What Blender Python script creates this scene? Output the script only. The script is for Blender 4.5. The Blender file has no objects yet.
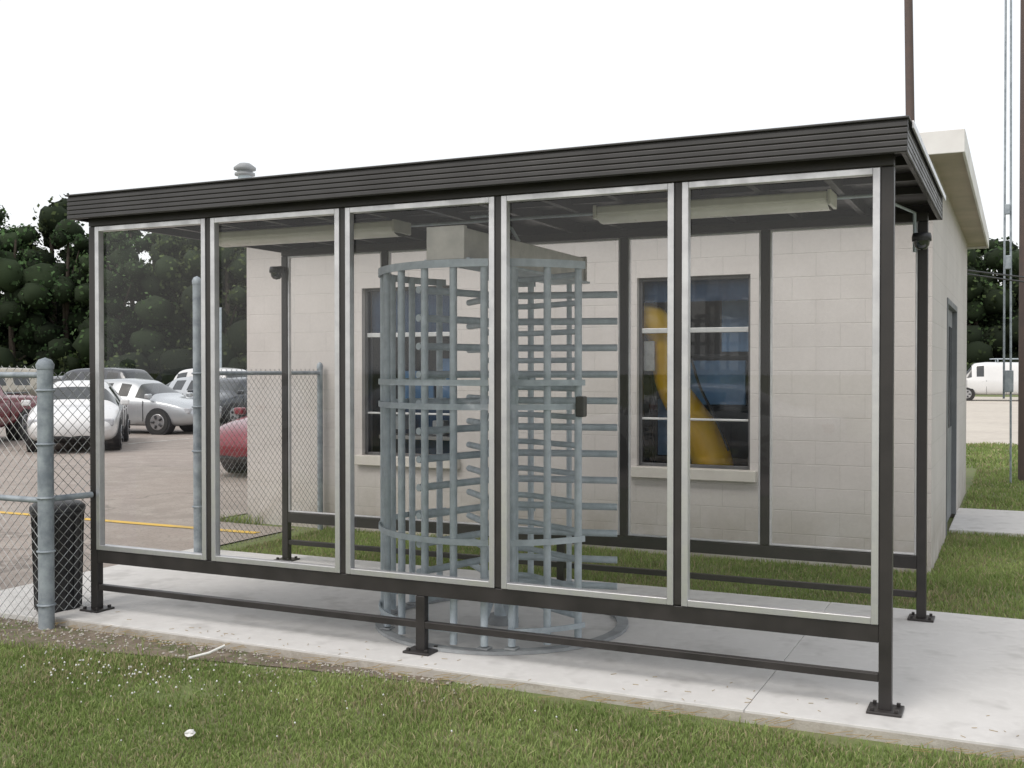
import bpy, bmesh, math, random
import numpy as np
from mathutils import Vector, Matrix
random.seed(7); rng=np.random.default_rng(7)
S=bpy.context.scene
COL=S.collection
R=math.radians
# ---------------------------------------------------------------- materials
def newmat(name):
    m=bpy.data.materials.new(name); m.use_nodes=True
    nt=m.node_tree; b=nt.nodes.get("Principled BSDF")
    return m,nt,b
def N(nt,t,**k):
    n=nt.nodes.new(t)
    for a,v in k.items(): setattr(n,a,v)
    return n
def mixc(nt,fac,a,b,mode='MIX'):
    n=nt.nodes.new('ShaderNodeMix'); n.data_type='RGBA'; n.blend_type=mode
    for s,v in ((n.inputs[0],fac),(n.inputs[6],a),(n.inputs[7],b)):
        if hasattr(v,'is_linked') : nt.links.new(v,s)
        elif isinstance(v,(int,float)): s.default_value=v
        else: s.default_value=(*v[:3],1)
    return n.outputs[2]
def noise(nt,vec,scale,detail=4,rough=.6,dist=0):
    n=nt.nodes.new('ShaderNodeTexNoise'); n.inputs['Scale'].default_value=scale
    n.inputs['Detail'].default_value=detail; n.inputs['Roughness'].default_value=rough
    n.inputs['Distortion'].default_value=dist
    nt.links.new(vec,n.inputs['Vector']); return n.outputs['Fac']
def ramp(nt,fac,a,b,ca=0.0,cb=1.0):
    n=nt.nodes.new('ShaderNodeMapRange'); nt.links.new(fac,n.inputs[0])
    n.inputs[1].default_value=a; n.inputs[2].default_value=b; n.inputs[3].default_value=ca; n.inputs[4].default_value=cb
    return n.outputs[0]
def bump(nt,b,h,strength,dist=.01):
    n=nt.nodes.new('ShaderNodeBump'); n.inputs['Strength'].default_value=strength; n.inputs['Distance'].default_value=dist
    nt.links.new(h,n.inputs['Height']); nt.links.new(n.outputs[0],b.inputs['Normal'])
def ocoord(nt):
    return nt.nodes.new('ShaderNodeTexCoord').outputs['Object']
def pmat(name,c1,c2=None,scale=4,rough=.6,metal=0,bs=0,bscale=60,coat=0,lo=.35,hi=.65,spec=None):
    m,nt,b=newmat(name); oc=ocoord(nt)
    if c2 is None: c2=tuple(x*.8 for x in c1)
    f=ramp(nt,noise(nt,oc,scale),lo,hi)
    nt.links.new(mixc(nt,f,c1,c2),b.inputs['Base Color'])
    r=ramp(nt,f,0,1,max(0,rough-.05),min(1,rough+.07)); nt.links.new(r,b.inputs['Roughness'])
    b.inputs['Metallic'].default_value=metal
    if coat: b.inputs['Coat Weight'].default_value=coat; b.inputs['Coat Roughness'].default_value=.05
    if spec is not None: b.inputs['Specular IOR Level'].default_value=spec
    if bs: bump(nt,b,noise(nt,oc,bscale),bs,.005)
    return m
M_bronze=pmat('dark_bronze_paint',(.022,.020,.020),(.032,.028,.027),5,.42,bs=.05)
M_bronze_l=pmat('bronze_fascia',(.048,.046,.047),(.036,.0345,.036),3,.42)
M_alu=pmat('brushed_aluminium',(.66,.66,.67),(.54,.54,.56),9,.38,.8)
M_galv=pmat('galvanised_steel',(.46,.52,.56),(.36,.41,.45),14,.6,.1,bs=.05)
M_galvb=pmat('galvanised_header',(.52,.50,.46),(.42,.41,.38),8,.5,.1)
M_base=pmat('base_ring_steel',(.34,.36,.37),(.25,.26,.27),8,.7,.1,bs=.1)
M_wire=pmat('fence_wire',(.36,.38,.38),(.22,.22,.21),6,.5,.6)
M_post=pmat('fence_post_steel',(.35,.39,.42),(.21,.24,.27),10,.6,.3,bs=.1)
M_lamp=pmat('lamp_housing',(.70,.68,.60),(.60,.58,.51),4,.4)
M_black=pmat('black_plastic',(.015,.015,.018),(.03,.03,.033),10,.45)
M_cream=pmat('cream_trim',(.60,.57,.52),(.51,.48,.44),3,.6)
M_white=pmat('white_fascia',(.76,.75,.73),(.64,.62,.60),2,.55)
M_soffit=pmat('soffit_paint',(.46,.39,.31),(.38,.33,.26),2,.7)
M_door=pmat('door_grey',(.17,.18,.19),(.13,.14,.15),3,.5)
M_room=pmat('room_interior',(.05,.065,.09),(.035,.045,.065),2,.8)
M_blue=pmat('blue_curtain',(.05,.11,.20),(.03,.07,.14),5,.8)
M_blue2=pmat('blue_panel',(.16,.32,.55),(.10,.22,.40),3,.5)
M_yellow=pmat('yellow_paint',(1.0,.60,.012),(.92,.50,.01),3,.4)
M_winfr=pmat('window_frame_dark',(.12,.12,.125),(.08,.08,.085),5,.45,.2)
M_winrail=pmat('window_rail_light',(.55,.56,.56),(.45,.46,.46),5,.45,.3)
M_rust=pmat('old_pole',(.085,.065,.06),(.11,.08,.07),6,.8,bs=.3,bscale=20)
M_rubber=pmat('tyre_rubber',(.02,.02,.02),(.03,.03,.03),10,.8)
M_rim=pmat('wheel_alloy',(.45,.45,.46),(.35,.35,.36),10,.35,.8)
M_cglass=pmat('car_glass',(.012,.016,.018),(.02,.024,.026),2,.06,spec=.9)
M_head=pmat('headlamp',(.5,.52,.55),(.35,.35,.37),12,.12)
M_tail=pmat('tail_lamp',(.35,.01,.01),(.25,.01,.01),12,.2)
M_litter=pmat('paper_litter',(.75,.75,.73),(.6,.6,.58),20,.7)
M_straw=pmat('dry_straw',(.4,.3,.16),(.3,.22,.1),20,.9)
def glassmat(name,tint,ior=1.45):
    m,nt,b=newmat(name); nt.nodes.remove(b)
    out=nt.nodes['Material Output']
    tr=N(nt,'ShaderNodeBsdfTransparent'); tr.inputs[0].default_value=(*tint,1)
    gl=N(nt,'ShaderNodeBsdfGlossy'); gl.inputs['Roughness'].default_value=.0; gl.inputs[0].default_value=(1,1,1,1)
    fr=N(nt,'ShaderNodeFresnel'); fr.inputs[0].default_value=ior
    mx=N(nt,'ShaderNodeMixShader'); nt.links.new(fr.outputs[0],mx.inputs[0]); nt.links.new(tr.outputs[0],mx.inputs[1]); nt.links.new(gl.outputs[0],mx.inputs[2])
    nt.links.new(mx.outputs[0],out.inputs[0])
    return m
M_glass=glassmat('shelter_glass',(.98,.985,.985),1.42)
M_glass2=glassmat('shelter_glass_rear',(.98,.985,.985),1.25)
M_wglass=glassmat('window_glass',(.90,.93,.96),1.4)
def blockwall(name,axis):
    m,nt,b=newmat(name); oc=ocoord(nt)
    sp=N(nt,'ShaderNodeSeparateXYZ'); nt.links.new(oc,sp.inputs[0])
    cb=N(nt,'ShaderNodeCombineXYZ'); nt.links.new(sp.outputs[axis],cb.inputs[0]); nt.links.new(sp.outputs[2],cb.inputs[1])
    br=N(nt,'ShaderNodeTexBrick'); nt.links.new(cb.outputs[0],br.inputs['Vector'])
    br.inputs['Scale'].default_value=1; br.inputs['Brick Width'].default_value=.406; br.inputs['Row Height'].default_value=.203
    br.inputs['Mortar Size'].default_value=.005; br.inputs['Mortar Smooth'].default_value=.8
    br.inputs['Color1'].default_value=(.585,.55,.53,1); br.inputs['Color2'].default_value=(.57,.538,.52,1); br.inputs['Mortar'].default_value=(.525,.495,.478,1)
    big=ramp(nt,noise(nt,oc,1.1,5),.35,.7)
    c=mixc(nt,big,br.outputs['Color'],(.87,.865,.86),'MULTIPLY')
    fine=noise(nt,oc,45,3)
    c=mixc(nt,ramp(nt,fine,.3,.7,0,.25),c,(.75,.75,.75),'MULTIPLY')
    low=ramp(nt,sp.outputs[2],0,.5,.7,0)
    lown=N(nt,'ShaderNodeMath',operation='MULTIPLY'); nt.links.new(low,lown.inputs[0]); nt.links.new(ramp(nt,noise(nt,oc,4),.3,.65),lown.inputs[1])
    c=mixc(nt,lown.outputs[0],c,(.6,.55,.48),'MULTIPLY')
    nt.links.new(c,b.inputs['Base Color']); b.inputs['Roughness'].default_value=.75
    inv=ramp(nt,br.outputs['Fac'],0,1,1,0)
    ad=N(nt,'ShaderNodeMath',operation='ADD'); nt.links.new(inv,ad.inputs[0]); nt.links.new(ramp(nt,fine,0,1,0,.5),ad.inputs[1])
    bump(nt,b,ad.outputs[0],.4,.005); return m
M_wallx=blockwall('painted_block_front',0); M_wally=blockwall('painted_block_side',1)
def groundmat(name,cols,scales,rough=.95,bs=.3,bscale=30,cracks=None):
    m,nt,b=newmat(name); oc=ocoord(nt)
    c=mixc(nt,ramp(nt,noise(nt,oc,scales[0],6,.65),.38,.62),cols[0],cols[1])
    c=mixc(nt,ramp(nt,noise(nt,oc,scales[1],5,.7),.45,.7),c,cols[2])
    if len(cols)>3: c=mixc(nt,ramp(nt,noise(nt,oc,scales[2],3,.8),.52,.66),c,cols[3])
    if cracks:
        v=N(nt,'ShaderNodeTexVoronoi',feature='DISTANCE_TO_EDGE'); v.inputs['Scale'].default_value=cracks
        nn=nt.nodes.new('ShaderNodeTexNoise'); nn.inputs['Scale'].default_value=2; nt.links.new(oc,nn.inputs['Vector'])
        va=N(nt,'ShaderNodeVectorMath',operation='ADD'); nt.links.new(oc,va.inputs[0]); nt.links.new(nn.outputs['Color'],va.inputs[1]); nt.links.new(va.outputs[0],v.inputs['Vector'])
        c=mixc(nt,ramp(nt,v.outputs['Distance'],0,.012,.55,0),c,tuple(x*.35 for x in cols[0]))
    nt.links.new(c,b.inputs['Base Color']); b.inputs['Roughness'].default_value=rough
    bump(nt,b,noise(nt,oc,bscale,4,.7),bs,.01); return m
M_ground=groundmat('lawn_soil',[(.12,.155,.05),(.15,.185,.065),(.18,.165,.095)],[.35,3.0])
M_dirt=groundmat('bare_soil',[(.17,.135,.10),(.12,.095,.07),(.25,.21,.165),(.09,.11,.04)],[3,14,8],bs=.8)
M_conc=groundmat('concrete',[(.60,.59,.575),(.56,.55,.535),(.63,.62,.605),(.49,.48,.465)],[1.3,9,2.3],.85,.15,90)
M_concd=groundmat('concrete_edge',[(.44,.41,.37),(.33,.30,.26),(.50,.47,.43)],[5,20],.9,.5,60)
M_asph=groundmat('weathered_asphalt',[(.31,.265,.235),(.26,.225,.20),(.36,.32,.285),(.22,.19,.17)],[.35,2.5,22],.9,.3,60,cracks=.22)
M_gravel=groundmat('pale_gravel',[(.50,.46,.40),(.44,.40,.35),(.54,.5,.44)],[.3,3],.9)
M_yline=pmat('yellow_line_paint',(.66,.42,.06),(.46,.32,.10),6,.7,lo=.5,hi=.65)
M_wline=pmat('white_line_paint',(.6,.58,.54),(.4,.37,.33),6,.7,lo=.45,hi=.6)
def colmat(name,trans=.3,rough=.6):
    m,nt,b=newmat(name)
    a=N(nt,'ShaderNodeAttribute'); a.attribute_name='Col'
    c=a.outputs['Color']
    nt.links.new(c,b.inputs['Base Color']); b.inputs['Roughness'].default_value=rough
    b.inputs['Specular IOR Level'].default_value=.2
    if trans:
        tl=N(nt,'ShaderNodeBsdfTranslucent'); nt.links.new(c,tl.inputs[0])
        mx=N(nt,'ShaderNodeMixShader'); mx.inputs[0].default_value=trans
        nt.links.new(b.outputs[0],mx.inputs[1]); nt.links.new(tl.outputs[0],mx.inputs[2]); nt.links.new(mx.outputs[0],nt.nodes['Material Output'].inputs[0])
    return m
M_grass=colmat('grass_blades',.25); M_leaf=colmat('tree_leaves',0,.9)
M_bark=pmat('bark',(.07,.055,.04),(.04,.03,.025),4,.9)
# ---------------------------------------------------------------- helpers
def empty(name,loc=(0,0,0),rz=0):
    e=bpy.data.objects.new(name,None); e.location=loc; e.rotation_euler=(0,0,rz); e.empty_display_size=.2
    COL.objects.link(e); return e
def link(ob,parent):
    COL.objects.link(ob)
    if parent is not None:
        ob.parent=parent
        ob.matrix_parent_inverse=(Matrix.Translation(parent.location)@Matrix.Rotation(parent.rotation_euler[2],4,'Z')).inverted()
def linklocal(ob,parent):
    COL.objects.link(ob); ob.parent=parent
def meshob(name,verts,faces,mat,parent=None,smooth=False):
    me=bpy.data.meshes.new(name); me.from_pydata(verts,[],faces); me.update()
    if smooth:
        for p in me.polygons: p.use_smooth=True
    if mat: me.materials.append(mat)
    ob=bpy.data.objects.new(name,me); link(ob,parent); return ob
BF=[(0,3,2,1),(4,5,6,7),(0,1,5,4),(1,2,6,5),(2,3,7,6),(3,0,4,7)]
def boxes(name,lst,mat,parent=None,bev=0.004):
    V=[];F=[]
    for (x0,x1,y0,y1,z0,z1) in lst:
        if x0>x1: x0,x1=x1,x0
        if y0>y1: y0,y1=y1,y0
        k=len(V)
        V+=[(x0,y0,z0),(x1,y0,z0),(x1,y1,z0),(x0,y1,z0),(x0,y0,z1),(x1,y0,z1),(x1,y1,z1),(x0,y1,z1)]
        F+=[tuple(k+i for i in f) for f in BF]
    ob=meshob(name,V,F,mat,parent)
    if bev:
        md=ob.modifiers.new('bevel','BEVEL'); md.width=bev; md.segments=2; md.limit_method='ANGLE'
    return ob
def sheet(name,poly,z,mat,parent=None):
    return meshob(name,[(x,y,z) for x,y in poly],[tuple(range(len(poly)))],mat,parent)
def tubes(name,paths,r,mat,parent=None,res=3,local=False,caps=True,smoothpath=False):
    cu=bpy.data.curves.new(name,'CURVE'); cu.dimensions='3D'; cu.bevel_depth=r; cu.bevel_resolution=res; cu.use_fill_caps=caps
    for p in paths:
        cyc=False
        if isinstance(p,dict): cyc=True; p=p['c']
        if smoothpath:
            s=cu.splines.new('NURBS'); s.points.add(len(p)-1); s.use_endpoint_u=True; s.order_u=3; s.resolution_u=8
        else:
            s=cu.splines.new('POLY'); s.points.add(len(p)-1)
        for i,q in enumerate(p):
            s.points[i].co=(q[0],q[1],q[2],1)
            if len(q)>3: s.points[i].radius=q[3]
        s.use_cyclic_u=cyc
    cu.materials.append(mat)
    ob=bpy.data.objects.new(name,cu); COL.objects.link(ob)
    me=bpy.data.meshes.new_from_object(ob); bpy.data.objects.remove(ob); bpy.data.curves.remove(cu)
    for pl in me.polygons: pl.use_smooth=True
    me.name=name
    if not me.materials: me.materials.append(mat)
    o=bpy.data.objects.new(name,me)
    (linklocal if local else link)(o,parent)
    return o
def lathe(name,prof,loc,mat,parent,seg=24):
    V=[];F=[]
    for (r,z) in prof:
        for i in range(seg):
            a=2*math.pi*i/seg; V.append((loc[0]+r*math.cos(a),loc[1]+r*math.sin(a),loc[2]+z))
    for j in range(len(prof)-1):
        for i in range(seg):
            k=(i+1)%seg; F.append((j*seg+i,j*seg+k,(j+1)*seg+k,(j+1)*seg+i))
    ob=meshob(name,V,F,mat,parent,True); return ob
# ---------------------------------------------------------------- camera / light
cam=bpy.data.cameras.new('camera'); cam.sensor_width=36; cam.lens=1077/1024*36; cam.clip_end=1500; cam.clip_start=.05
co=bpy.data.objects.new('camera',cam); COL.objects.link(co)
co.location=(.569,-5.413,1.64); co.rotation_euler=(R(90-.8),0,R(25.2)); S.camera=co
w=bpy.data.worlds.new('World'); S.world=w; w.use_nodes=True; nt=w.node_tree
bg=nt.nodes['Background']; sk=nt.nodes.new('ShaderNodeTexSky'); sk.sky_type='NISHITA'; sk.sun_disc=False
SE,SR=R(52),R(200)
sk.sun_elevation=SE; sk.sun_rotation=SR; sk.dust_density=6; sk.air_density=1.0
nt.links.new(sk.outputs[0],bg.inputs[0]); bg.inputs[1].default_value=.05
b2=nt.nodes.new('ShaderNodeBackground'); b2.inputs[0].default_value=(.985,.99,.99,1); b2.inputs[1].default_value=.96
ad=nt.nodes.new('ShaderNodeAddShader'); nt.links.new(bg.outputs[0],ad.inputs[0]); nt.links.new(b2.outputs[0],ad.inputs[1]); nt.links.new(ad.outputs[0],nt.nodes['World Output'].inputs[0])
sl=bpy.data.lights.new('sun','SUN'); sl.energy=1.1; sl.angle=R(26); sl.color=(1,.98,.95)
so=bpy.data.objects.new('sun',sl); COL.objects.link(so)
sd=Vector((math.sin(SR)*math.cos(SE),math.cos(SR)*math.cos(SE),math.sin(SE)))
so.rotation_euler=(-sd).to_track_quat('-Z','Y').to_euler(); so.location=sd*40
S.view_settings.view_transform='Standard'; S.view_settings.look='None'; S.view_settings.exposure=0
# ---------------------------------------------------------------- ground
GZ=-.06
sheet('ground',[(-400,-300),(400,-300),(400,500),(-400,500)],GZ,M_ground)
sheet('parking_lot',[(-140,-.28),(-6.35,-.28),(-6.35,3.9),(-7.6,4.0),(-7.6,36),(-70,36),(-140,36)],GZ+.012,M_asph)
sheet('road',[(-140,-22),(140,-22),(140,-9),(-140,-9)],GZ+.012,M_asph)
sheet('gravel_lot',[(-4,21),(90,21),(90,66),(-4,66)],GZ+.012,M_gravel)
sheet('soil_strip',[(-9,-.95),(-5.4,-.9),(-4.3,-.62),(-3.2,-.45),(-2.2,-.36),(-2.2,-.2),(-9,-.2)],GZ+.006,M_dirt)
sl_e=empty('concrete_slab',(-1,1,0))
boxes('slab',[(-5.28,-.62,-.27,2.38,-.2,0),(-.6165,4.2,-.27,2.38,-.2,0)],M_conc,sl_e,.003)
boxes('apron',[(-6.34,-5.283,-.27,2.38,-.2,-.02)],M_conc,sl_e,.006)
boxes('edge',[(-5.285,4.2,-.274,-.271,-.2,-.012)],M_concd,sl_e,0)
boxes('sidewalk',[(-.08,12,6.6,8.5,-.2,-.02)],M_conc,None,.01)
ml=empty('parking_markings')
sheet('yellow_line',[(-26,3.4),(-6.5,3.4),(-6.5,3.52),(-26,3.52)],GZ+.018,M_yline,ml)
for i in range(9):
    x=-12-2.8*i; sheet('stall_line',[(x,12.5),(x+.1,12.5),(x+.1,17),(x,17)],GZ+.018,M_wline,ml)
# ---------------------------------------------------------------- shelter
sh=empty('glass_walkway_shelter',(-2.55,1.05,0))
XS=[0,-1.02,-2.05,-3.08,-4.1,-5.1]; YB=2.10
bl=[];al=[];plates=[]
for row,y in ((0,0.0),(1,YB)):
    for i,x in enumerate(XS):
        full=i in (0,5); h=.03 if full else .02
        if row==1 and not full: h=.03
        z0=0.012 if full else .42
        bl.append((x-h,x+h,y-.028,y+.028,z0,2.60))
        if full: plates.append((x-.08,x+.08,y-.08,y+.08,0,.014))
    L,Rr=XS[-1]+.03,XS[0]-.03
    bl.append((L,Rr,y-.026,y+.026,.33,.415)); bl.append((L,Rr,y-.02,y+.02,.14,.18))
    bl.append((L-.06,Rr+.06,y-.03,y+.03,2.602,2.66))
    bl.append((-2.585,-2.525,y-.024,y+.024,.012,.328)); plates.append((-2.64,-2.47,y-.08,y+.08,0,.014))
    for i in range(5):
        a,b=XS[i+1],XS[i]
        h0=.03 if (i==4 or row) else .02; h1=.03 if (i==0 or row) else .02
        a+=h0+.001; b-=h1+.001
        f=.034 if row==0 else .014
        ya,yb=(y-.036,y+.012) if row==0 else (y-.02,y+.012)
        al+= [(a,a+f,ya,yb,.418,2.598),(b-f,b,ya,yb,.418,2.598),(a+f,b-f,ya,yb,.418,.418+f),(a+f,b-f,ya,yb,2.598-f,2.598)]
        meshob('glass_pane',[(a+f,y,.418+f),(b-f,y,.418+f),(b-f,y,2.598-f),(a+f,y,2.598-f)],[(0,1,2,3)],M_glass2 if row else M_glass,sh)
boxes('bronze_frame',bl,M_bronze,sh,.004)
boxes('aluminium_frames',al,M_alu,sh,.003)
boxes('base_plates',plates,M_bronze,sh,.003)
bolts=[]
for p in plates:
    for sx in (p[0]+.025,p[1]-.025):
        for sy in (p[2]+.025,p[3]-.025): bolts.append((sx-.009,sx+.009,sy-.009,sy+.009,.014,.03))
boxes('anchor_bolts',bolts,M_bronze,sh,.002)
X0,X1,Y0,Y1=-5.2,.1,-.15,2.38
boxes('roof_deck',[(X0+.03,X1-.03,Y0+.03,Y1-.03,2.745,2.775)],M_bronze,sh,0)
jo=[]
x=X0+.2
while x<X1-.1: jo.append((x-.02,x+.02,Y0+.035,Y1-.035,2.665,2.743)); x+=.42
for yy in (.55,1.05,1.55): jo.append((X0+.035,X1-.035,yy-.015,yy+.015,2.70,2.7445))
boxes('roof_joists',jo,M_bronze,sh,.002)
fa=[(X0,X1,Y0+.012,Y0+.03,2.64,2.79),(X0,X1,Y1-.03,Y1-.012,2.64,2.79),(X0+.012,X0+.03,Y0+.03,Y1-.03,2.64,2.79),(X1-.03,X1-.012,Y0+.03,Y1-.03,2.64,2.79)]
boxes('fascia_backing',fa,M_bronze,sh,0)
rb=[]
for k in range(5):
    z=2.642+k*.029
    rb+=[(X0,X1,Y0+.002,Y0+.012,z,z+.023),(X1-.012,X1-.002,Y0+.014,Y1,z,z+.023),(X0+.002,X0+.012,Y0+.014,Y1,z,z+.023)]
rb+=[(X0-.008,X1+.008,Y0-.010,Y0+.05,2.792,2.803),(X1-.05,X1+.008,Y0+.052,Y1,2.792,2.803),(X0-.008,X0+.05,Y0+.052,Y1,2.792,2.803)]
boxes('fascia_ribs',rb,M_bronze_l,sh,.003)
boxes('gutter_trim',[(X1+.010,X1+.02,Y0+.1,Y1,2.765,2.80)],M_alu,sh,.002)
tubes('ceiling_conduit',[[(-2.75,1.0,2.655),(-2.6,.95,2.65),(-2.45,1.0,2.56),(-2.42,1.05,2.48)],[(-4.9,1.2,2.655),(-.2,1.2,2.655)],[(-.2,1.2,2.655),(-.05,2.05,2.655),(-.05,2.05,2.4)]],.011,M_galv,sh)
M_diff=pmat('diffuser_plastic',(.80,.78,.70),(.70,.68,.60),5,.3)
def striplight(xa,xb,y):
    e=empty('strip_light',((xa+xb)/2,y,2.6))
    boxes('housing',[(xa,xb,y-.11,y+.11,2.60,2.655)],M_lamp,e,.012)
    boxes('end_caps',[(xa-.02,xa,y-.115,y+.115,2.575,2.66),(xb,xb+.02,y-.115,y+.115,2.575,2.66)],M_lamp,e,.004)
    V=[];F=[];n=10
    for i in range(n+1):
        a=math.pi*i/n
        for xx in (xa+.001,xb-.001): V.append((xx,y-.1*math.cos(a),2.60-.045*math.sin(a)))
    for i in range(n): F.append((2*i,2*i+1,2*i+3,2*i+2))
    meshob('diffuser_lens',V,F,M_diff,e,True)
striplight(-1.82,-.42,1.0); striplight(-4.85,-3.3,1.0)
def seccam(x,y,z):
    e=empty('security_camera',(x,y,z))
    boxes('bracket',[(x-.02,x+.02,y-.1,y-.028,z+.02,z+.06)],M_black,e,.003)
    lathe('dome_base',[(0,.05),(.055,.05),(.06,.03),(.06,0),(0,0)],(x,y-.13,z),M_black,e)
    lathe('dome',[(.05,0),(.045,-.03),(.03,-.05),(0,-.058)],(x,y-.13,z),M_cglass,e)
seccam(0,YB,2.46); seccam(-5.1,YB,2.45)
# ---------------------------------------------------------------- turnstile
TC=(-2.45,.85); TR=.76
ts=empty('full_height_turnstile',(TC[0],TC[1],0))
def P(a,r,z): return (TC[0]+r*math.cos(R(a)),TC[1]+r*math.sin(R(a)),z)
LB=[-72,-86,-101,-117,-134,-152,-171,170,151]
bars=[[P(a,TR,.04),P(a,TR,2.26)] for a in LB]
bars+=[[P(a,TR,.04),P(a,TR,2.26)] for a in (-60,-44,-28)]
bars+=[[P(a,TR,.04),P(a,TR,2.26)] for a in (100,118)]
tubes('cage_bars',bars,.022,M_galv,ts,4)
def flat(a0,a1,r,z,h,th,n=24):
    V=[];F=[]
    for i in range(n+1):
        a=a0+(a1-a0)*i/n
        for rr,zz in ((r-th/2,z-h/2),(r+th/2,z-h/2),(r+th/2,z+h/2),(r-th/2,z+h/2)): V.append(P(a,rr,zz))
    for i in range(n):
        k=4*i
        for j in range(4): F.append((k+j,k+(j+1)%4,k+4+(j+1)%4,k+4+j))
    F.append((0,3,2,1)); k=4*n; F.append((k,k+1,k+2,k+3))
    return V,F
V=[];F=[]
for a0,a1 in ((-214,-70),(-62,-26),(98,120)):
    for z,h in ((2.25,.045),(1.56,.035),(1.42,.035),(.64,.035),(.13,.03)):
        v,f=flat(a0,a1,TR+.027,z,h,.01); k=len(V); V+=v; F+=[tuple(q+k for q in ff) for ff in f]
meshob('cage_hoops',V,F,M_galv,ts)
v,f=flat(0,360,TR+.02,.012,.02,.07,48); meshob('base_ring',v,f,M_base,ts)
comb=[];z=.18
while z<2.2:
    comb.append([P(-60,TR,z),P(-60,.30,z),P(-52,.24,z),P(-36,.24,z),P(-28,.30,z),P(-28,TR,z)])
    comb.append([P(-72,TR,z),P(-78,.3,z)])
    z+=.168
tubes('comb_barrier_bars',comb,.0175,M_galv,ts,3)
arms=[]
for a in (14,134,254):
    z=.262
    while z<2.2:
        arms.append([P(a,.04,z),P(a,.745,z)]); z+=.168
tubes('rotor_arms',arms,.022,M_galv,ts,4)
tubes('rotor_shaft',[[P(0,0,.02),P(0,0,2.27)]],.05,M_galv,ts,6)
lathe('rotor_floor_bearing',[(0,.05),(.09,.05),(.11,.03),(.11,.0)],(TC[0],TC[1],0),M_base,ts)
tubes('barrier_posts',[[P(-44,.24,.02),P(-44,.24,2.26)],[(-2.45,2.0,.02),(-2.45,2.0,2.3)]],.02,M_galv,ts,4)
boxes('operator_header',[(-2.56,-2.34,.13,2.02,2.285,2.46)],M_galvb,ts,.006)
boxes('header_end_cover',[(-2.575,-2.325,.09,.129,2.275,2.47),(-2.575,-2.325,2.021,2.045,2.275,2.47)],M_galvb,ts,.004)
boxes('header_flange',[(-2.60,-2.30,.11,2.04,2.27,2.284)],M_galv,ts,.002)
boxes('card_readers',[(-1.77,-1.72,.42,.49,1.36,1.48),(-3.28,-3.235,.75,.81,1.36,1.46)],M_black,ts,.008)
boxes('foot_plates',[(P(a,TR,0)[0]-.035,P(a,TR,0)[0]+.035,P(a,TR,0)[1]-.035,P(a,TR,0)[1]+.035,.024,.034) for a in (-72,-134,170,-60,-28)],M_base,ts,.002)
# ---------------------------------------------------------------- building
bd=empty('block_building',(-3.6,7.4,0))
WY=4.10; WT=.2; H=3.35; BX0,BX1,BY1=-7.14,-.08,10.6
W1=(-5.64,-4.54); W2=(-2.63,-1.58); WZ0,WZ1=.74,2.48
fw=[(BX0,W1[0],WY,WY+WT,-.1,H),(W1[1],W2[0],WY,WY+WT,-.1,H),(W2[1],BX1,WY,WY+WT,-.1,H)]
for Wn in (W1,W2): fw+=[(Wn[0],Wn[1],WY,WY+WT,-.1,WZ0-.1),(Wn[0],Wn[1],WY,WY+WT,WZ1,H)]
boxes('front_wall',fw,M_wallx,bd,0)
DY0,DY1=6.1,7.9
boxes('side_walls',[(BX1-WT,BX1-.0,WY+WT,DY0,-.1,H),(BX1-WT,BX1,DY1,BY1,-.1,H),(BX1-WT,BX1,DY0,DY1,2.35,H),(BX0,BX0+WT,WY+WT,BY1,-.1,H)],M_wally,bd,0)
boxes('back_wall',[(BX0+WT,BX1-WT,BY1-WT,BY1,-.1,H)],M_wallx,bd,0)
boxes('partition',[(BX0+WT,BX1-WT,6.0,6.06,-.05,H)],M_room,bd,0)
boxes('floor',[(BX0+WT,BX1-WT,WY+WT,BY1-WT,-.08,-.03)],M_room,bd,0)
OX=.24; FY=3.66; HT=.15
boxes('roof_soffit',[(BX0-OX,BX1+OX,FY,BY1+.4,H,H+.04)],M_soffit,bd,0)
boxes('roof_fascia',[(BX0-OX-.02,BX1+OX+.02,FY-.022,FY-.001,H-.03,H+HT),(BX1+OX+.001,BX1+OX+.022,FY,BY1+.4,H-.03,H+HT),(BX0-OX-.022,BX0-OX-.001,FY,BY1+.4,H-.03,H+HT),(BX0-OX,BX1+OX,BY1+.401,BY1+.42,H-.03,H+HT)],M_white,bd,.004)
boxes('roof_top',[(BX0-OX,BX1+OX,FY,BY1+.4,H+.041,H+HT-.01)],M_white,bd,0)
boxes('door_frame',[(BX1-.12,BX1+.01,DY0,DY0+.06,-.02,2.35),(BX1-.12,BX1+.01,DY1-.06,DY1,-.02,2.35),(BX1-.12,BX1+.01,DY0+.06,DY1-.06,2.29,2.35)],M_door,bd,.004)
boxes('door',[(BX1-.09,BX1-.04,DY0+.06,(DY0+DY1)/2-.004,-.02,2.29),(BX1-.09,BX1-.04,(DY0+DY1)/2+.004,DY1-.06,-.02,2.29)],M_door,bd,.004)
boxes('door_glass',[(BX1-.039,BX1-.034,DY0+.2,DY0+.75,1.0,2.1),(BX1-.039,BX1-.034,DY1-.75,DY1-.2,1.0,2.1)],M_cglass,bd,0)
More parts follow.
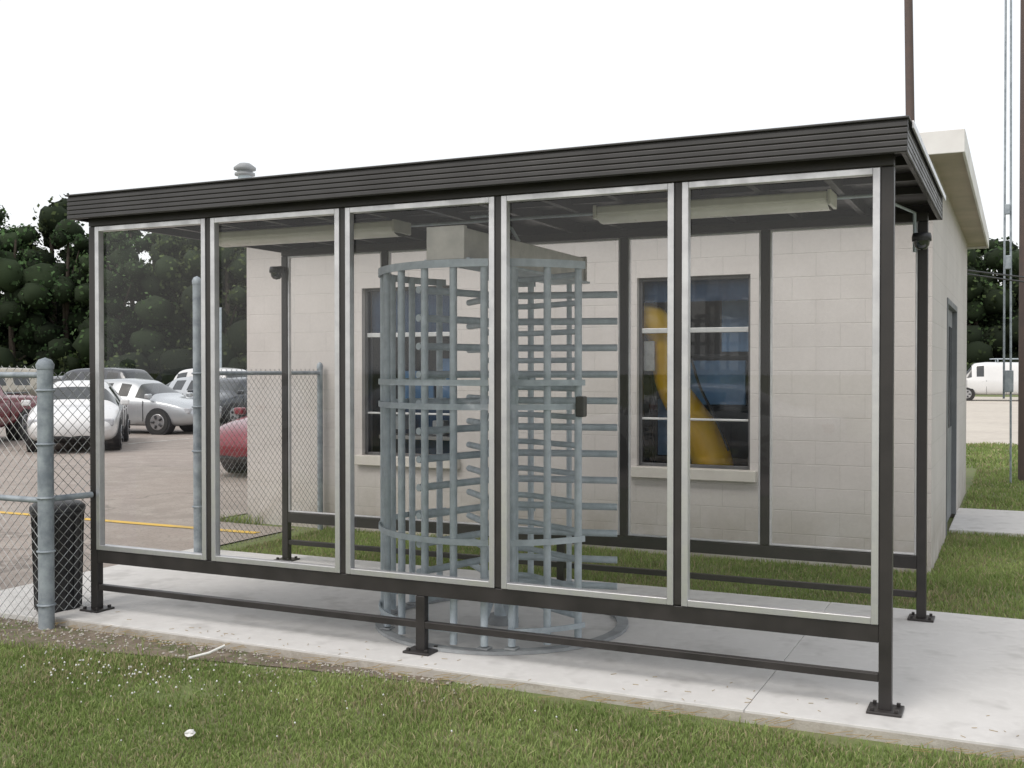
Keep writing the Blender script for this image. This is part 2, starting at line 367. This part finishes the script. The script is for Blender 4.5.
for (a,b) in (W1,W2):
    y=WY+.06
    boxes('window_sill',[(a-.06,b+.06,WY-.06,WY+WT,WZ0-.099,WZ0)],M_cream,bd,.006)
    f=.03
    boxes('window_frame',[(a,a+f,y,y+.06,WZ0,WZ1),(b-f,b,y,y+.06,WZ0,WZ1),(a+f,b-f,y,y+.06,WZ0,WZ0+f),(a+f,b-f,y,y+.06,WZ1-f,WZ1)],M_winfr,bd,.004)
    boxes('window_rails',[(a+f,b-f,y-.005,y+.05,1.97,2.015),(a+f,b-f,y+.002,y+.05,1.17,1.19)],M_winrail,bd,.004)
    meshob('window_pane',[(a+f,y+.03,WZ0+f),(b-f,y+.03,WZ0+f),(b-f,y+.03,WZ1-f),(a+f,y+.03,WZ1-f)],[(0,1,2,3)],M_wglass,bd)
    V=[];F=[];n=40
    for i in range(n+1):
        xx=a+.02+(b-a-.04)*i/n; yy=y+.10+.012*math.sin(i*1.1)+.004*math.sin(i*2.7)
        V+=[(xx,yy,2.26 if a>-4 else 1.98),(xx,yy,2.47)]
    for i in range(n): F.append((2*i,2*i+2,2*i+3,2*i+1))
    meshob('valance_curtain',V,F,M_blue,bd,True)
ar=empty('yellow_machine_arm',(-2.4,4.4,0)); q=4.40
tubes('boom',[[(-3.05,4.6,2.00,1.0),(-2.85,q+.06,2.10,1.2),(-2.60,q+.02,2.14,1.3),(-2.45,q,1.94,1.2),(-2.45,q,1.68,1.05),(-2.40,q,1.48,1.15),(-2.24,q,1.24,1.35),(-2.07,q,1.0,1.5),(-1.97,q,.72,1.6),(-1.92,q,.1,1.6)]],.12,M_yellow,ar,6,smoothpath=True)
boxes('joint_cover',[(-2.66,-2.50,4.225,4.25,1.62,1.90)],M_litter,ar,.01)
tubes('hydraulic_hose',[[(-2.3,4.28,2.0),(-2.16,4.28,1.75),(-2.1,4.27,1.5),(-1.92,4.22,1.2),(-1.80,4.22,.9)]],.012,M_black,ar,3,smoothpath=True)
boxes('base',[(-2.3,-1.7,4.45,4.85,-.03,.5)],M_yellow,ar,.03)
sc=empty('blue_equipment_rack',(-2.1,4.9,0))
boxes('panels',[(-2.3,-1.75,4.66,4.72,1.30,1.72),(-1.98,-1.62,4.66,4.72,1.8,2.3),(-2.62,-2.35,4.70,4.76,.8,1.35)],M_blue2,sc,.01)
boxes('rack_frame',[(-2.72,-2.68,4.74,4.8,-.03,2.3),(-1.6,-1.56,4.74,4.8,-.03,2.3),(-2.68,-1.6,4.745,4.79,1.24,1.28),(-2.68,-1.6,4.745,4.79,1.74,1.78)],M_black,sc,.005)
cb=empty('office_cabinet',(-5.1,4.9,0))
boxes('carcass',[(-5.5,-4.7,4.65,5.05,-.03,1.25)],M_blue,cb,.01)
boxes('monitor',[(-5.42,-5.02,4.52,4.56,1.30,1.62),(-4.92,-4.64,4.48,4.52,1.22,1.75)],M_blue2,cb,.01)
boxes('monitor_stand',[(-5.25,-5.19,4.53,4.7,1.25,1.31),(-4.8,-4.76,4.5,4.7,1.2,1.3)],M_black,cb,.005)
boxes('papers',[(-5.5,-5.3,4.40,4.6,1.0,1.14),(-4.98,-4.85,4.42,4.55,.95,1.1)],M_litter,cb,.01)
boxes('desk',[(-5.6,-4.55,4.36,4.64,.90,.94)],M_cream,cb,.005)
RT=H+HT-.01
rv=empty('roof_vent',(-7.12,4.05,RT))
lathe('pipe',[(.10,-.01),(.075,.02),(.075,.30)],(-7.12,4.05,RT),M_galv,rv)
lathe('cap',[(0,.41),(.06,.40),(.12,.355),(.12,.33),(.085,.325),(.085,.30),(.11,.295),(.11,.27),(.07,.26)],(-7.12,4.05,RT),M_base,rv)
# ---------------------------------------------------------------- fences
def chain(name,p0,p1,z0,z1,parent,pitch=.072,r=.0022):
    p0=Vector((p0[0],p0[1],0)); p1=Vector((p1[0],p1[1],0)); L=(p1-p0).length; d=(p1-p0)/L; n=Vector((-d.y,d.x,0)); Hh=z1-z0
    V=[];F=[]
    for s in (1,-1):
        k=-Hh
        while k<L+Hh:
            u0,h0,u1,h1=k,0,k+s*Hh,Hh
            if u0>u1: u0,h0,u1,h1=u1,h1,u0,h0
            k+=pitch
            if u1<=0 or u0>=L: continue
            if u0<0: h0,u0=h0+(h1-h0)*(0-u0)/(u1-u0),0
            if u1>L: h1,u1=h0+(h1-h0)*(L-u0)/(u1-u0),L
            if u1-u0>.01:
                a=p0+d*u0+n*(s*.002)+Vector((0,0,z0+h0)); b=p0+d*u1+n*(s*.002)+Vector((0,0,z0+h1))
                t_=(b-a).normalized(); q=t_.cross(n).normalized()*r; m=n*r; kk=len(V)
                for e in (a,b): V+=[tuple(e+q),tuple(e+m),tuple(e-q),tuple(e-m)]
                for j in range(4): F.append((kk+j,kk+(j+1)%4,kk+4+(j+1)%4,kk+4+j))
    meshob(name,V,F,M_wire,parent)
fe=empty('chain_link_fence',(-5.17,-.36,0))
FP=(-5.17,-.36)
def post(nm,x,y,z1,r,par,z0=GZ): 
    tubes(nm,[[(x,y,z0),(x,y,z1)]],r,M_post,par,5)
    lathe(nm+'_cap',[(r*1.1,0),(r*1.15,.03),(r*.8,.06),(0,.075)],(x,y,z1-.02),M_post,par,16)
post('terminal_post',*FP,1.66,.05,fe)
tubes('tension_bands',[{'c':[(FP[0]+.054*math.cos(a/10*2*math.pi),FP[1]+.054*math.sin(a/10*2*math.pi),z) for a in range(10)]} for z in (.1,.45,.8,1.15,1.5)],.008,M_post,fe,2)
FL=(-9.6,-.36)
tubes('rails',[[(FP[0],FP[1],1.6),(FL[0],FL[1],1.6)],[(FP[0],FP[1],.78),(FL[0],FL[1],.78)],[(FP[0],FP[1],.79),(-5.1,-.04,.79)]],.02,M_post,fe,4)
chain('fabric',(FP[0]-.04,FP[1]),FL,GZ+.03,1.66,fe)
chain('fabric_return',(FP[0]+.02,FP[1]+.04),(-5.11,-.04),GZ+.1,1.62,fe)
for xx in (-7.6,-9.6): post('line_post',xx,-.36,1.66,.03,fe)
f2=empty('chain_link_fence',(-6.1,3.1,0))
post('gate_post',-6.12,2.15,2.42,.038,f2); post('wall_post',-6.12,4.03,1.66,.03,f2)
tubes('rails',[[(-6.12,2.15,1.6),(-6.12,4.03,1.6)]],.02,M_post,f2,4)
chain('fabric',(-6.12,2.2),(-6.12,4.0),GZ+.03,1.64,f2)
tubes('gate_hinges',[{'c':[(-6.12+.043*math.cos(a/10*2*math.pi),2.15+.043*math.sin(a/10*2*math.pi),z) for a in range(10)]} for z in (.4,.9,1.3,1.6)],.009,M_post,f2,2)
tc=empty('trash_can',(-5.42,-.06,0)); cx,cy=-5.41,-.05
lathe('bin_body',[(0,0),(.135,0),(.145,.02),(.165,.66),(.175,.665),(.175,.69),(.155,.69),(.15,.6),(.12,.05),(0,.05)],(cx,cy,-.02),M_black,tc,28)
lathe('bin_lid',[(.18,.69),(.18,.72),(.15,.745),(.06,.76),(0,.762)],(cx,cy,-.02),M_black,tc,28)
tubes('bin_ribs',[[(cx+.15*math.cos(a),cy+.15*math.sin(a),.0),(cx+.168*math.cos(a),cy+.168*math.sin(a),.64)] for a in [i*math.pi/9 for i in range(18)]],.004,M_black,tc,1)
# ---------------------------------------------------------------- poles
up=empty('utility_pole',(.68,12.5,0))
tubes('shaft',[[(.68,12.5,GZ,1.15),(.64,12.5,11,.85)]],.1,M_rust,up,8)
tubes('pole_conduit',[[(.47,12.0,GZ),(.42,12.0,9.5)],[(.37,12.1,1.2),(.36,12.1,9.2)]],.016,M_post,up,3)
boxes('meter_box',[(.38,.50,11.9,11.98,1.30,1.62),(.38,.46,11.92,11.98,3.1,3.3),(.37,.44,11.92,11.98,3.9,4.05)],M_post,up,.01)
fp=empty('flag_pole',(-1.1,13.6,0))
tubes('shaft',[[(-.98,13.6,GZ,1.1),(-1.18,13.6,11,.8)]],.075,M_rust,fp,6)
tubes('overhead_cable',[[(-.1,10.7,2.95),(3,16,2.75),(8,24,3.0),(14,34,3.6)],[(-.1,10.7,3.0),(4,19,2.9),(14,40,4.2)]],.012,M_black,None,2,smoothpath=True)
# ---------------------------------------------------------------- cars
def carmesh(kind):
    if kind=='sedan':
        st=[(-2.38,.38,.70,.76,.55,.62,.50),(-2.30,.27,.82,.93,.76,.80,.66),(-1.9,.22,.90,1.0,.84,.87,.72),(-1.55,.2,.92,1.04,.86,.88,.70),(-1.45,.2,.92,1.07,.86,.88,.68),
            (-.80,.2,.93,1.39,.87,.89,.56),(-.70,.2,.93,1.41,.87,.89,.56),(.00,.2,.92,1.44,.87,.89,.57),(.10,.2,.92,1.44,.87,.89,.57),(.50,.2,.90,1.39,.87,.89,.56),
            (.58,.2,.90,1.36,.87,.89,.56),(1.20,.2,.88,1.0,.87,.88,.70),(1.32,.2,.86,.95,.86,.88,.74),(1.85,.2,.78,.87,.84,.86,.68),(2.22,.24,.66,.75,.76,.80,.6),(2.38,.34,.52,.6,.55,.62,.48)]
        ws=(10,11); rw=(4,5); sidei=[4,6,8,10]; wb=1.38
    elif kind=='suv':
        st=[(-2.25,.42,.80,.9,.7,.76,.6),(-2.2,.3,.95,1.1,.82,.85,.72),(-2.1,.28,1.0,1.3,.86,.88,.68),(-1.95,.28,1.02,1.66,.88,.9,.66),(-1.2,.26,1.02,1.72,.88,.91,.66),
            (-1.1,.26,1.02,1.72,.88,.91,.66),(-.15,.26,1.02,1.74,.88,.91,.66),(-.05,.26,1.02,1.74,.88,.91,.66),(.55,.26,1.01,1.68,.88,.91,.65),(.62,.26,1.01,1.65,.88,.91,.65),
            (1.08,.26,1.0,1.14,.88,.9,.76),(1.2,.26,.98,1.09,.88,.9,.78),(1.8,.26,.92,1.02,.86,.88,.74),(2.15,.3,.8,.9,.8,.83,.66),(2.28,.4,.6,.7,.66,.7,.55)]
        ws=(9,10); rw=(2,3); sidei=[3,5,7,9]; wb=1.33
    elif kind=='pickup':
        st=[(-2.65,.5,.95,1.02,.86,.88,.8),(-2.6,.45,1.02,1.08,.88,.92,.84),(-1.6,.36,1.04,1.10,.9,.93,.86),(-.75,.32,1.05,1.12,.9,.93,.86),(-.68,.3,1.05,1.16,.9,.93,.80),
            (-.5,.3,1.05,1.70,.9,.93,.68),(-.42,.3,1.05,1.73,.9,.93,.68),(.30,.3,1.04,1.75,.9,.93,.68),(.38,.3,1.04,1.73,.9,.93,.68),(.62,.3,1.03,1.66,.9,.93,.67),(.68,.3,1.03,1.63,.9,.93,.67),
            (1.15,.3,1.02,1.17,.9,.92,.80),(1.27,.3,1.0,1.12,.9,.92,.82),(1.9,.3,.96,1.07,.89,.91,.80),(2.45,.34,.88,1.0,.86,.88,.74),(2.58,.42,.66,.78,.76,.8,.62)]
        ws=(10,11); rw=(4,5); sidei=[4,6,8,10]; wb=1.6
    else:
        st=[(-2.7,.45,1.0,1.1,.85,.88,.8),(-2.66,.35,1.1,1.9,.92,.95,.82),(-2.6,.32,1.15,2.02,.93,.97,.80),(.7,.32,1.15,2.06,.93,.97,.80),(.8,.32,1.15,2.05,.93,.97,.80),
            (1.3,.32,1.15,2.0,.93,.97,.76),(1.38,.32,1.15,1.96,.93,.97,.76),(1.95,.32,1.12,1.25,.92,.96,.82),(2.05,.32,1.08,1.2,.92,.95,.82),(2.6,.34,.9,1.02,.88,.9,.76),(2.72,.45,.7,.8,.75,.78,.66)]
        ws=(6,7); rw=(0,0); sidei=[4,6]; wb=1.7
    def ring(s):
        x,zb,be,zt,wl,wbt,wt=s
        h=[(0,zb),(wl*.82,zb),(wl,zb+.1),(wbt+.01,zb+(be-zb)*.55),(wbt,be-.05),(wbt-.03,be),(wt,zt-.045),(wt*.82,zt-.005),(0,zt+.012)]
        return [(x,-p[0],p[1]) for p in h]+[(x,p[0],p[1]) for p in h[-2:0:-1]]
    V=[];F=[];mi=[]
    n=16
    for s in st: V+=ring(s)
    for i in range(len(st)-1):
        for j in range(n):
            F.append((i*n+j,i*n+(j+1)%n,(i+1)*n+(j+1)%n,(i+1)*n+j))
            m=0
            jj=j if j<8 else 15-j
            if jj==5 and i in sidei: m=1
            if jj in(6,7) and i in (ws[0],rw[0]) and not (kind=='van' and i==0): m=1
            if jj==0: m=2
            mi.append(m)
    F.append(tuple(range(n-1,-1,-1))); mi.append(0); k=(len(st)-1)*n; F.append(tuple(k+j for j in range(n))); mi.append(0)
    return V,F,mi,st,wb
def ws_i(k): return {'sedan':11,'suv':10,'van':7,'pickup':11}[k]
def car(kind,x,y,rz,paint,name='parked_car'):
    e=empty(name,(x,y,GZ+.012),rz)
    V,F,mi,st,wb=carmesh(kind)
    me=bpy.data.meshes.new('body'); me.from_pydata(V,[],F); me.update()
    me.materials.append(paint); me.materials.append(M_cglass); me.materials.append(M_black)
    for p,m in zip(me.polygons,mi): p.material_index=m; p.use_smooth=True
    ob=bpy.data.objects.new('body',me); linklocal(ob,e)
    md=ob.modifiers.new('s','SUBSURF'); md.levels=2; md.render_levels=2
    sb={'sedan':.89,'suv':.91,'van':.96,'pickup':.93}[kind]
    wr={'sedan':.325,'suv':.36,'van':.36,'pickup':.38}[kind]
    def disc(nm,cx,sy,r,y0,y1,mat,r2=None):
        seg=28;V=[];F=[]; r2=r2 or r
        for yy,rr in ((y0,r),(y1,r2)):
            for i in range(seg):
                a=2*math.pi*i/seg; V.append((cx+rr*math.cos(a),yy,wr+rr*math.sin(a)))
        for i in range(seg): k=(i+1)%seg; F.append((i,k,seg+k,seg+i))
        F.append(tuple(range(seg))); F.append(tuple(range(seg,2*seg)))
        me=bpy.data.meshes.new(nm); me.from_pydata(V,[],F); me.materials.append(mat)
        o=bpy.data.objects.new(nm,me); linklocal(o,e)
    for cx in (-wb,wb):
        for s in (-1,1):
            disc('wheel_arch',cx,s,wr*1.12,s*(sb-.3),s*(sb-.004),M_black)
            disc('tyre',cx,s,wr,s*(sb-.22),s*(sb+.012),M_rubber,wr*.95)
            disc('rim',cx,s,wr*.66,s*(sb+.005),s*(sb+.018),M_rim,wr*.6)
            sp=[]
            for k in range(5):
                a=2*math.pi*(k+.5)/5
                sp.append([(cx+wr*.25*math.cos(a),s*(sb+.019),wr+wr*.25*math.sin(a)),(cx+wr*.52*math.cos(a),s*(sb+.019),wr+wr*.52*math.sin(a))])
            tubes('rim_slots',sp,.035,M_black,e,1,local=True)
    def lb(nm,lst,mat,bev=.02):
        o=boxes(nm,lst,mat,None,bev); o.parent=e; return o
    xf=st[-2][0]; xr=st[1][0]; zt=st[-2][2]; zr=st[1][2]; w_=st[-2][5]
    lb('headlamps',[(xf-.22,xf+.03,-w_+.0,-w_+.24,zt-.12,zt+.03),(xf-.22,xf+.03,w_-.24,w_,zt-.12,zt+.03)],M_head,.03)
    lb('grille',[(xf+.02,xf+.10,-.38,.38,zt-.16,zt-.03)],M_black)
    lb('lower_intake',[(xf+.0,xf+.12,-.5,.5,.3,.38)],M_black)
    w2=st[1][5]
    lb('tail_lamps',[(xr-.04,xr+.2,-w2-.005,-w2+.2,zr-.14,zr+.0),(xr-.04,xr+.2,w2-.2,w2+.005,zr-.14,zr+.0)],M_tail,.03)
    lb('licence_plate',[(xr-.12,xr-.03,-.16,.16,.5,.6)],M_litter,.005)
    xm=st[ws_i(kind)][0]-.05
    lb('door_mirrors',[(xm-.05,xm+.08,-sb-.16,-sb+.02,.93,1.05),(xm-.05,xm+.08,sb-.02,sb+.16,.93,1.05)] if kind!='van' else [(xm-.05,xm+.08,-sb-.2,-sb,1.2,1.45),(xm-.05,xm+.08,sb,sb+.2,1.2,1.45)],paint,.03)
    if kind=='pickup': lb('cargo_bed_cavity',[(-2.45,-.85,-.72,.72,1.095,1.125)],M_black,.01)
    zz=st[6][2]
    seams=[];hand=[]
    for s in (-1,1):
        for xx in ((-.75,.05,.95) if kind!='van' else (-.2,.75,1.7)):
            seams.append((xx-.006,xx+.006,s*(sb+.004)-.006,s*(sb+.004)+.006,.34,zz-.05))
        for xx in ((-.65,.15) if kind!='van' else (.85,)): hand.append((xx,xx+.16,s*(sb+.0)-.02,s*(sb+.0)+.02,zz-.14,zz-.11))
    lb('door_seams',seams,M_black,0); lb('door_handles',hand,paint,.01)
    if kind=='van': tubes('ladder_rack',[[(xx,-.75,2.06),(xx,-.75,2.22),(xx,.75,2.22),(xx,.75,2.06)] for xx in (-2.2,-1,.2)]+[[(-2.4,s,2.22),(.5,s,2.22)] for s in (-.7,.7)],.025,M_galv,e,2,local=True)
    return e
def paint(n,c,m=.3): return pmat(n,c,tuple(x*.93 for x in c),1.5,.3,m,coat=.8)
P_sil=paint('silver_paint',(.47,.49,.51),.5); P_wht=paint('white_paint',(.68,.68,.68),0); P_mar=paint('maroon_paint',(.19,.012,.024),.2)
P_dk=paint('dark_paint',(.03,.035,.045),.3); P_gr=paint('grey_paint',(.2,.21,.22),.4); P_gold=paint('champagne_paint',(.4,.36,.29),.5)
car('sedan',-20.9,16.3,R(10),P_sil)
car('sedan',-10.15,10.0,R(-92),P_mar)
car('sedan',-18.0,11.9,R(-48),P_wht)
car('pickup',-20.9,11.0,R(-62),P_mar,'parked_pickup_truck')
car('suv',-28.2,23.2,R(5),P_dk)
car('sedan',-24.3,23.0,R(-10),P_sil)
car('sedan',-37.2,26.5,R(0),P_wht)
car('suv',-27.6,28.0,R(-5),P_wht)
car('sedan',-33,25.5,R(10),P_gr)
car('sedan',-21.5,21.5,R(-90),P_dk)
car('suv',-31.5,20.5,R(-90),P_gold)
car('suv',-40,20.5,R(-90),P_gr)
car('sedan',-35.5,19,R(-90),P_wht)
car('van',-.3,57.5,R(185),P_wht,'parked_van')
car('sedan',6.5,55.5,R(180),P_sil)
car('sedan',-9.9,-12.6,R(180),P_wht)
car('sedan',-4.4,-12.8,R(180),P_wht)
car('suv',-15.6,-13.0,R(180),P_sil)
# ---------------------------------------------------------------- foliage
def quadmesh(name,co,faces4,faces3,cols,mat):
    me=bpy.data.meshes.new(name); nv=len(co)
    me.vertices.add(nv); me.vertices.foreach_set('co',co.astype(np.float32).ravel())
    n4=0 if faces4 is None else len(faces4); n3=0 if faces3 is None else len(faces3)
    loops=np.concatenate([a.ravel() for a in (faces4,faces3) if a is not None]).astype(np.int32)
    me.loops.add(len(loops)); me.loops.foreach_set('vertex_index',loops)
    me.polygons.add(n4+n3)
    st=np.concatenate([np.arange(n4)*4, n4*4+np.arange(n3)*3]).astype(np.int32)
    me.polygons.foreach_set('loop_start',st)
    me.update(calc_edges=True)
    at=me.color_attributes.new('Col','FLOAT_COLOR','POINT')
    c=np.ones((nv,4),np.float32); c[:,:3]=cols; at.data.foreach_set('color',c.ravel())
    me.materials.append(mat)
    ob=bpy.data.objects.new(name,me); COL.objects.link(ob); return ob
def fn(x,y,s,ph=0):
    return (np.sin(x*s+ph)+np.sin(y*s*1.13+1.7+ph)+np.sin((x+y)*s*.71+.4*ph)+np.sin((x-y)*s*1.37+2.1)+np.sin(x*s*2.3+y*s*1.9+ph)*.6)/4.6
allc=[];all4=[];all3=[];allcol=[];off=0
def blades(x,y,z,h,wd,colscale=1.0,dry=.17):
    global off
    n=len(x); a=rng.uniform(0,2*np.pi,n); lean=rng.normal(0,.65,n)*h; la=rng.uniform(0,2*np.pi,n)
    dx,dy=np.cos(a)*wd,np.sin(a)*wd; lx,ly=np.cos(la)*lean,np.sin(la)*lean
    v=np.zeros((n,5,3))
    v[:,0]=np.stack([x-dx,y-dy,z-.005+0*x],1); v[:,1]=np.stack([x+dx,y+dy,z-.005+0*x],1)
    v[:,2]=np.stack([x+dx*.8+lx*.35,y+dy*.8+ly*.35,z+h*.6],1); v[:,3]=np.stack([x-dx*.8+lx*.35,y-dy*.8+ly*.35,z+h*.6],1)
    v[:,4]=np.stack([x+lx,y+ly,z+h],1)
    base=np.array([.19,.262,.078])*colscale; light=np.array([.31,.39,.135])*colscale; dr=np.array([.44,.39,.23])
    f=np.clip(.45+.8*fn(x,y,2.2)+.5*fn(x,y,7,1)+rng.normal(0,.22,n),0,1)[:,None]
    c=base*(1-f)+light*f
    dm=(rng.random(n)<dry*(1+2.2*np.clip(fn(x,y,3.1,2),0,1)))[:,None]; c=np.where(dm,dr*rng.uniform(.6,1.1,(n,1)),c)
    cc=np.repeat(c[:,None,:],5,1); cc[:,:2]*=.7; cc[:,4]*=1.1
    i=np.arange(n)[:,None]*5+off
    allc.append(v.reshape(-1,3)); allcol.append(cc.reshape(-1,3))
    all4.append(i+np.array([[0,1,2,3]])); all3.append(i+np.array([[3,2,4]])); off+=5*n
def region(x0,x1,y0,y1,dens,h,wd,mask=None,**k):
    n=int((x1-x0)*(y1-y0)*dens); x=rng.uniform(x0,x1,n); y=rng.uniform(y0,y1,n)
    keep=np.ones(n,bool)
    if mask is not None: keep&=mask(x,y,n)
    x,y=x[keep],y[keep]; n=len(x)
    hh=h*rng.uniform(.45,1.25,n)*(1+.4*fn(x,y,2.7,1)+.2*fn(x,y,9,1))
    blades(x,y,GZ+0*x,np.clip(hh,.01,1),wd*rng.uniform(.7,1.3,n),**k)
def dcam(x,y): return -(x-.569)*.4258+(y+5.413)*.9048
def mfront(x,y,n):
    d=dcam(x,y)
    edge=-.29-np.clip(-x-2.0,0,4)*.13+.08*fn(x,y,6)
    p=np.clip((edge-y)/.16,0.0,1); p=np.where(x<-2.2,np.clip(p+.04,0,1),p)
    p=p*np.clip(.8+.7*fn(x,y,5.0,3),.2,1)
    return (d>3.9)&(d<9)&(rng.random(n)<p)&(y<-.285)
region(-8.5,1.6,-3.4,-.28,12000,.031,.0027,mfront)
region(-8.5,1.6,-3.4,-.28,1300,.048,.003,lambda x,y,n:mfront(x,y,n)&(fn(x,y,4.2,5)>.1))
def mback(x,y,n): return (rng.random(n)<np.clip(.85+.5*fn(x,y,4),.2,1))
region(-6.05,-.08,2.40,4.08,3800,.042,.0034,mback)
region(-.08,4.5,2.40,6.58,3800,.042,.0034,mback)
region(-.05,8,8.52,14.5,1200,.05,.006,mback)
region(-3,14,14.5,21,450,.06,.011,mback)
region(-7.5,-6.9,3.95,4.08,3000,.1,.004,mback)
quadmesh('grass',np.concatenate(allc),np.concatenate(all4),np.concatenate(all3),np.concatenate(allcol),M_grass)
def flowers(name,cx,cy,sx,sy,n,r,mat,hh=.04):
    V=[];F=[]
    for _ in range(n):
        x=random.gauss(cx,sx); y=min(random.gauss(cy,sy),-.62); z=GZ+hh*random.uniform(.7,1.2); q=r*random.uniform(.6,1.2)
        k=len(V)
        V+=[(x+q,y,z),(x,y+q,z),(x-q,y,z),(x,y-q,z),(x,y,z+q),(x,y,z-q)]
        F+=[tuple(k+i for i in f) for f in ((0,1,4),(1,2,4),(2,3,4),(3,0,4),(1,0,5),(2,1,5),(3,2,5),(0,3,5))]
    meshob(name,V,F,mat,None,True)
flowers('clover_flowers',-3.9,-1.05,.35,.16,90,.007,M_litter)
flowers('clover_flowers',-2.9,-1.0,.9,.3,35,.006,M_litter)
V=[];F=[]
for _ in range(700):
    x=random.uniform(-6.2,-2.0); y=-.3-random.random()**2*.4; q=random.uniform(.004,.013); z=GZ+.008; k=len(V); a=random.random()*3
    for (dx,dy,dz) in ((1,0,0),(0,1,0),(-1,0,0),(0,-1,0),(0,0,.8)):
        s=random.uniform(.6,1.3); V.append((x+q*s*(dx*math.cos(a)-dy*math.sin(a)),y+q*s*(dx*math.sin(a)+dy*math.cos(a)),z+q*dz))
    F+=[tuple(k+i for i in f) for f in ((0,1,4),(1,2,4),(2,3,4),(3,0,4))]
meshob('gravel',V,F,M_concd)
st=[]
for _ in range(260):
    x=random.uniform(-5.2,3); y=-.30-abs(random.gauss(0,.05)); a=random.uniform(-.8,.8); l=random.uniform(.03,.12)
    st.append([(x,y,GZ+.03),(x+l*math.cos(a),y+l*math.sin(a)*.4,GZ+random.uniform(.03,.06))])
for _ in range(90):
    x=random.uniform(-5,3); y=-.26+abs(random.gauss(0,.2)); a=random.uniform(0,6.28); l=random.uniform(.01,.04)
    st.append([(x,y,.002),(x+l*math.cos(a),y+l*math.sin(a),.003)])
tubes('dry_grass_clippings',st,.0014,M_straw,None,0,caps=False)
def crumple(name,x,y,z,s):
    bm=bmesh.new(); bmesh.ops.create_icosphere(bm,subdivisions=2,radius=s)
    for v in bm.verts: v.co*=random.uniform(.6,1.25); v.co.z*=.5
    bmesh.ops.translate(bm,verts=bm.verts,vec=(x,y,z)); me=bpy.data.meshes.new(name); bm.to_mesh(me); bm.free(); me.materials.append(M_litter)
    COL.objects.link(bpy.data.objects.new(name,me))
crumple('paper_litter',-2.85,-1.60,GZ+.035,.028)
tubes('broken_stick',[[(-3.76,-.60,GZ+.03),(-3.68,-.52,GZ+.05),(-3.63,-.44,GZ+.08)]],.008,M_litter,None,2)
# ---------------------------------------------------------------- trees
cc=[];c4=[];ccol=[];trunks=[]
toff=0
ico=bmesh.new(); bmesh.ops.create_icosphere(ico,subdivisions=2,radius=1); IV=np.array([v.co[:] for v in ico.verts]); IF=np.array([[v.index for v in f.verts] for f in ico.faces]); ico.free()
iv=[];iff=[];icol=[];ioff=0
def blob(c,br,tn,hue,n):
    global toff,ioff
    V=IV*np.array([br*.8,br*.8,br*.72])*rng.uniform(.8,1.15,(len(IV),1))+c
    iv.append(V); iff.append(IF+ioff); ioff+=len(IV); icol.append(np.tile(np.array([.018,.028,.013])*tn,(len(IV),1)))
    d=rng.normal(size=(n,3)); d/=np.linalg.norm(d,axis=1)[:,None]
    p=c+d*np.array([br,br,br*.85])*rng.uniform(.7,1.2,(n,1))
    s=rng.uniform(.08,.24,(n,1)); 
    a1=rng.normal(size=(n,3)); a1/=np.linalg.norm(a1,axis=1)[:,None]; a2=np.cross(a1,d+.3*rng.normal(size=(n,3))); a2/=np.linalg.norm(a2,axis=1)[:,None]+1e-6
    q=np.stack([p-a1*s,p+a2*s*.7,p+a1*s,p-a2*s*.7],1)
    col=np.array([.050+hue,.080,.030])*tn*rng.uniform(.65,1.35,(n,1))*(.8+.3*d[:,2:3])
    cc.append(q.reshape(-1,3)); ccol.append(np.repeat(col[:,None,:],4,1).reshape(-1,3))
    c4.append(np.arange(n)[:,None]*4+np.array([[0,1,2,3]])+toff); toff+=4*n
def tree(x,y,h,wd):
    trunks.append([(x,y,GZ,1.3),(x+random.uniform(-.3,.3),y,h*.4,1.0),(x+random.uniform(-.6,.6),y,h*.85,.35)])
    nb=random.randint(22,27)
    tone=random.uniform(.75,1.25); hue=random.uniform(-.010,.014)
    for i in range(nb):
        u=(i+random.random())/nb; zz=h*(.06+.84*u)
        rr=wd*(1-.5*max(0,(u-.5))/.5)*random.uniform(.15,.9); a=random.uniform(0,6.28)
        c=np.array([x+rr*math.cos(a),y+rr*math.sin(a),zz]); br=random.uniform(.8,1.5)*wd/3.0*(1.1-.35*u)
        if random.random()<.3: trunks.append([(x,y,zz*.6,.5),(c[0],c[1],c[2],.2)])
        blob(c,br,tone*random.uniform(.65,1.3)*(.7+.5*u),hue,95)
P0=Vector((-105,38)); P1=Vector((46,110)); L=(P1-P0).length
s=0
while s<L:
    p=P0.lerp(P1,s/L)
    for row in range(2):
        q=(p.x-.43*row*5+random.uniform(-1,1),p.y+.9*row*5+random.uniform(-1,1))
        tree(q[0],q[1],random.uniform(12.4,14.0)+row*1.6+(1.0 if s<45 else 0)+(0 if s<70 else -1.2),random.uniform(3.4,4.4))
    for _ in range(4):
        blob(np.array([p.x+2+random.uniform(-2.5,2.5),p.y-2.5+random.uniform(-1,1),random.uniform(.5,2.2)]),random.uniform(1.1,1.9),random.uniform(.5,1.0),.01,60)
    s+=random.uniform(3.0,4.0)
nleaf=toff
co_=np.concatenate(cc+iv); f4=np.concatenate(c4); f3=np.concatenate(iff)+nleaf; col_=np.concatenate(ccol+icol)
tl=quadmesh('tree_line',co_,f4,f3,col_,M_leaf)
tubes('trunks',trunks,.22,M_bark,tl,1)
sg=empty('parking_sign',(-33,18,0))
tubes('sign_post',[[(-33.5,22,GZ),(-33.5,22,2.2)]],.04,M_galv,sg,2)
boxes('sign_board',[(-33.8,-33.2,21.94,21.97,1.75,2.4)],M_door,sg,.01)
tubes('light_mast',[[(-29.5,30,GZ),(-29.5,30,4.2)]],.05,M_galv,None,3)
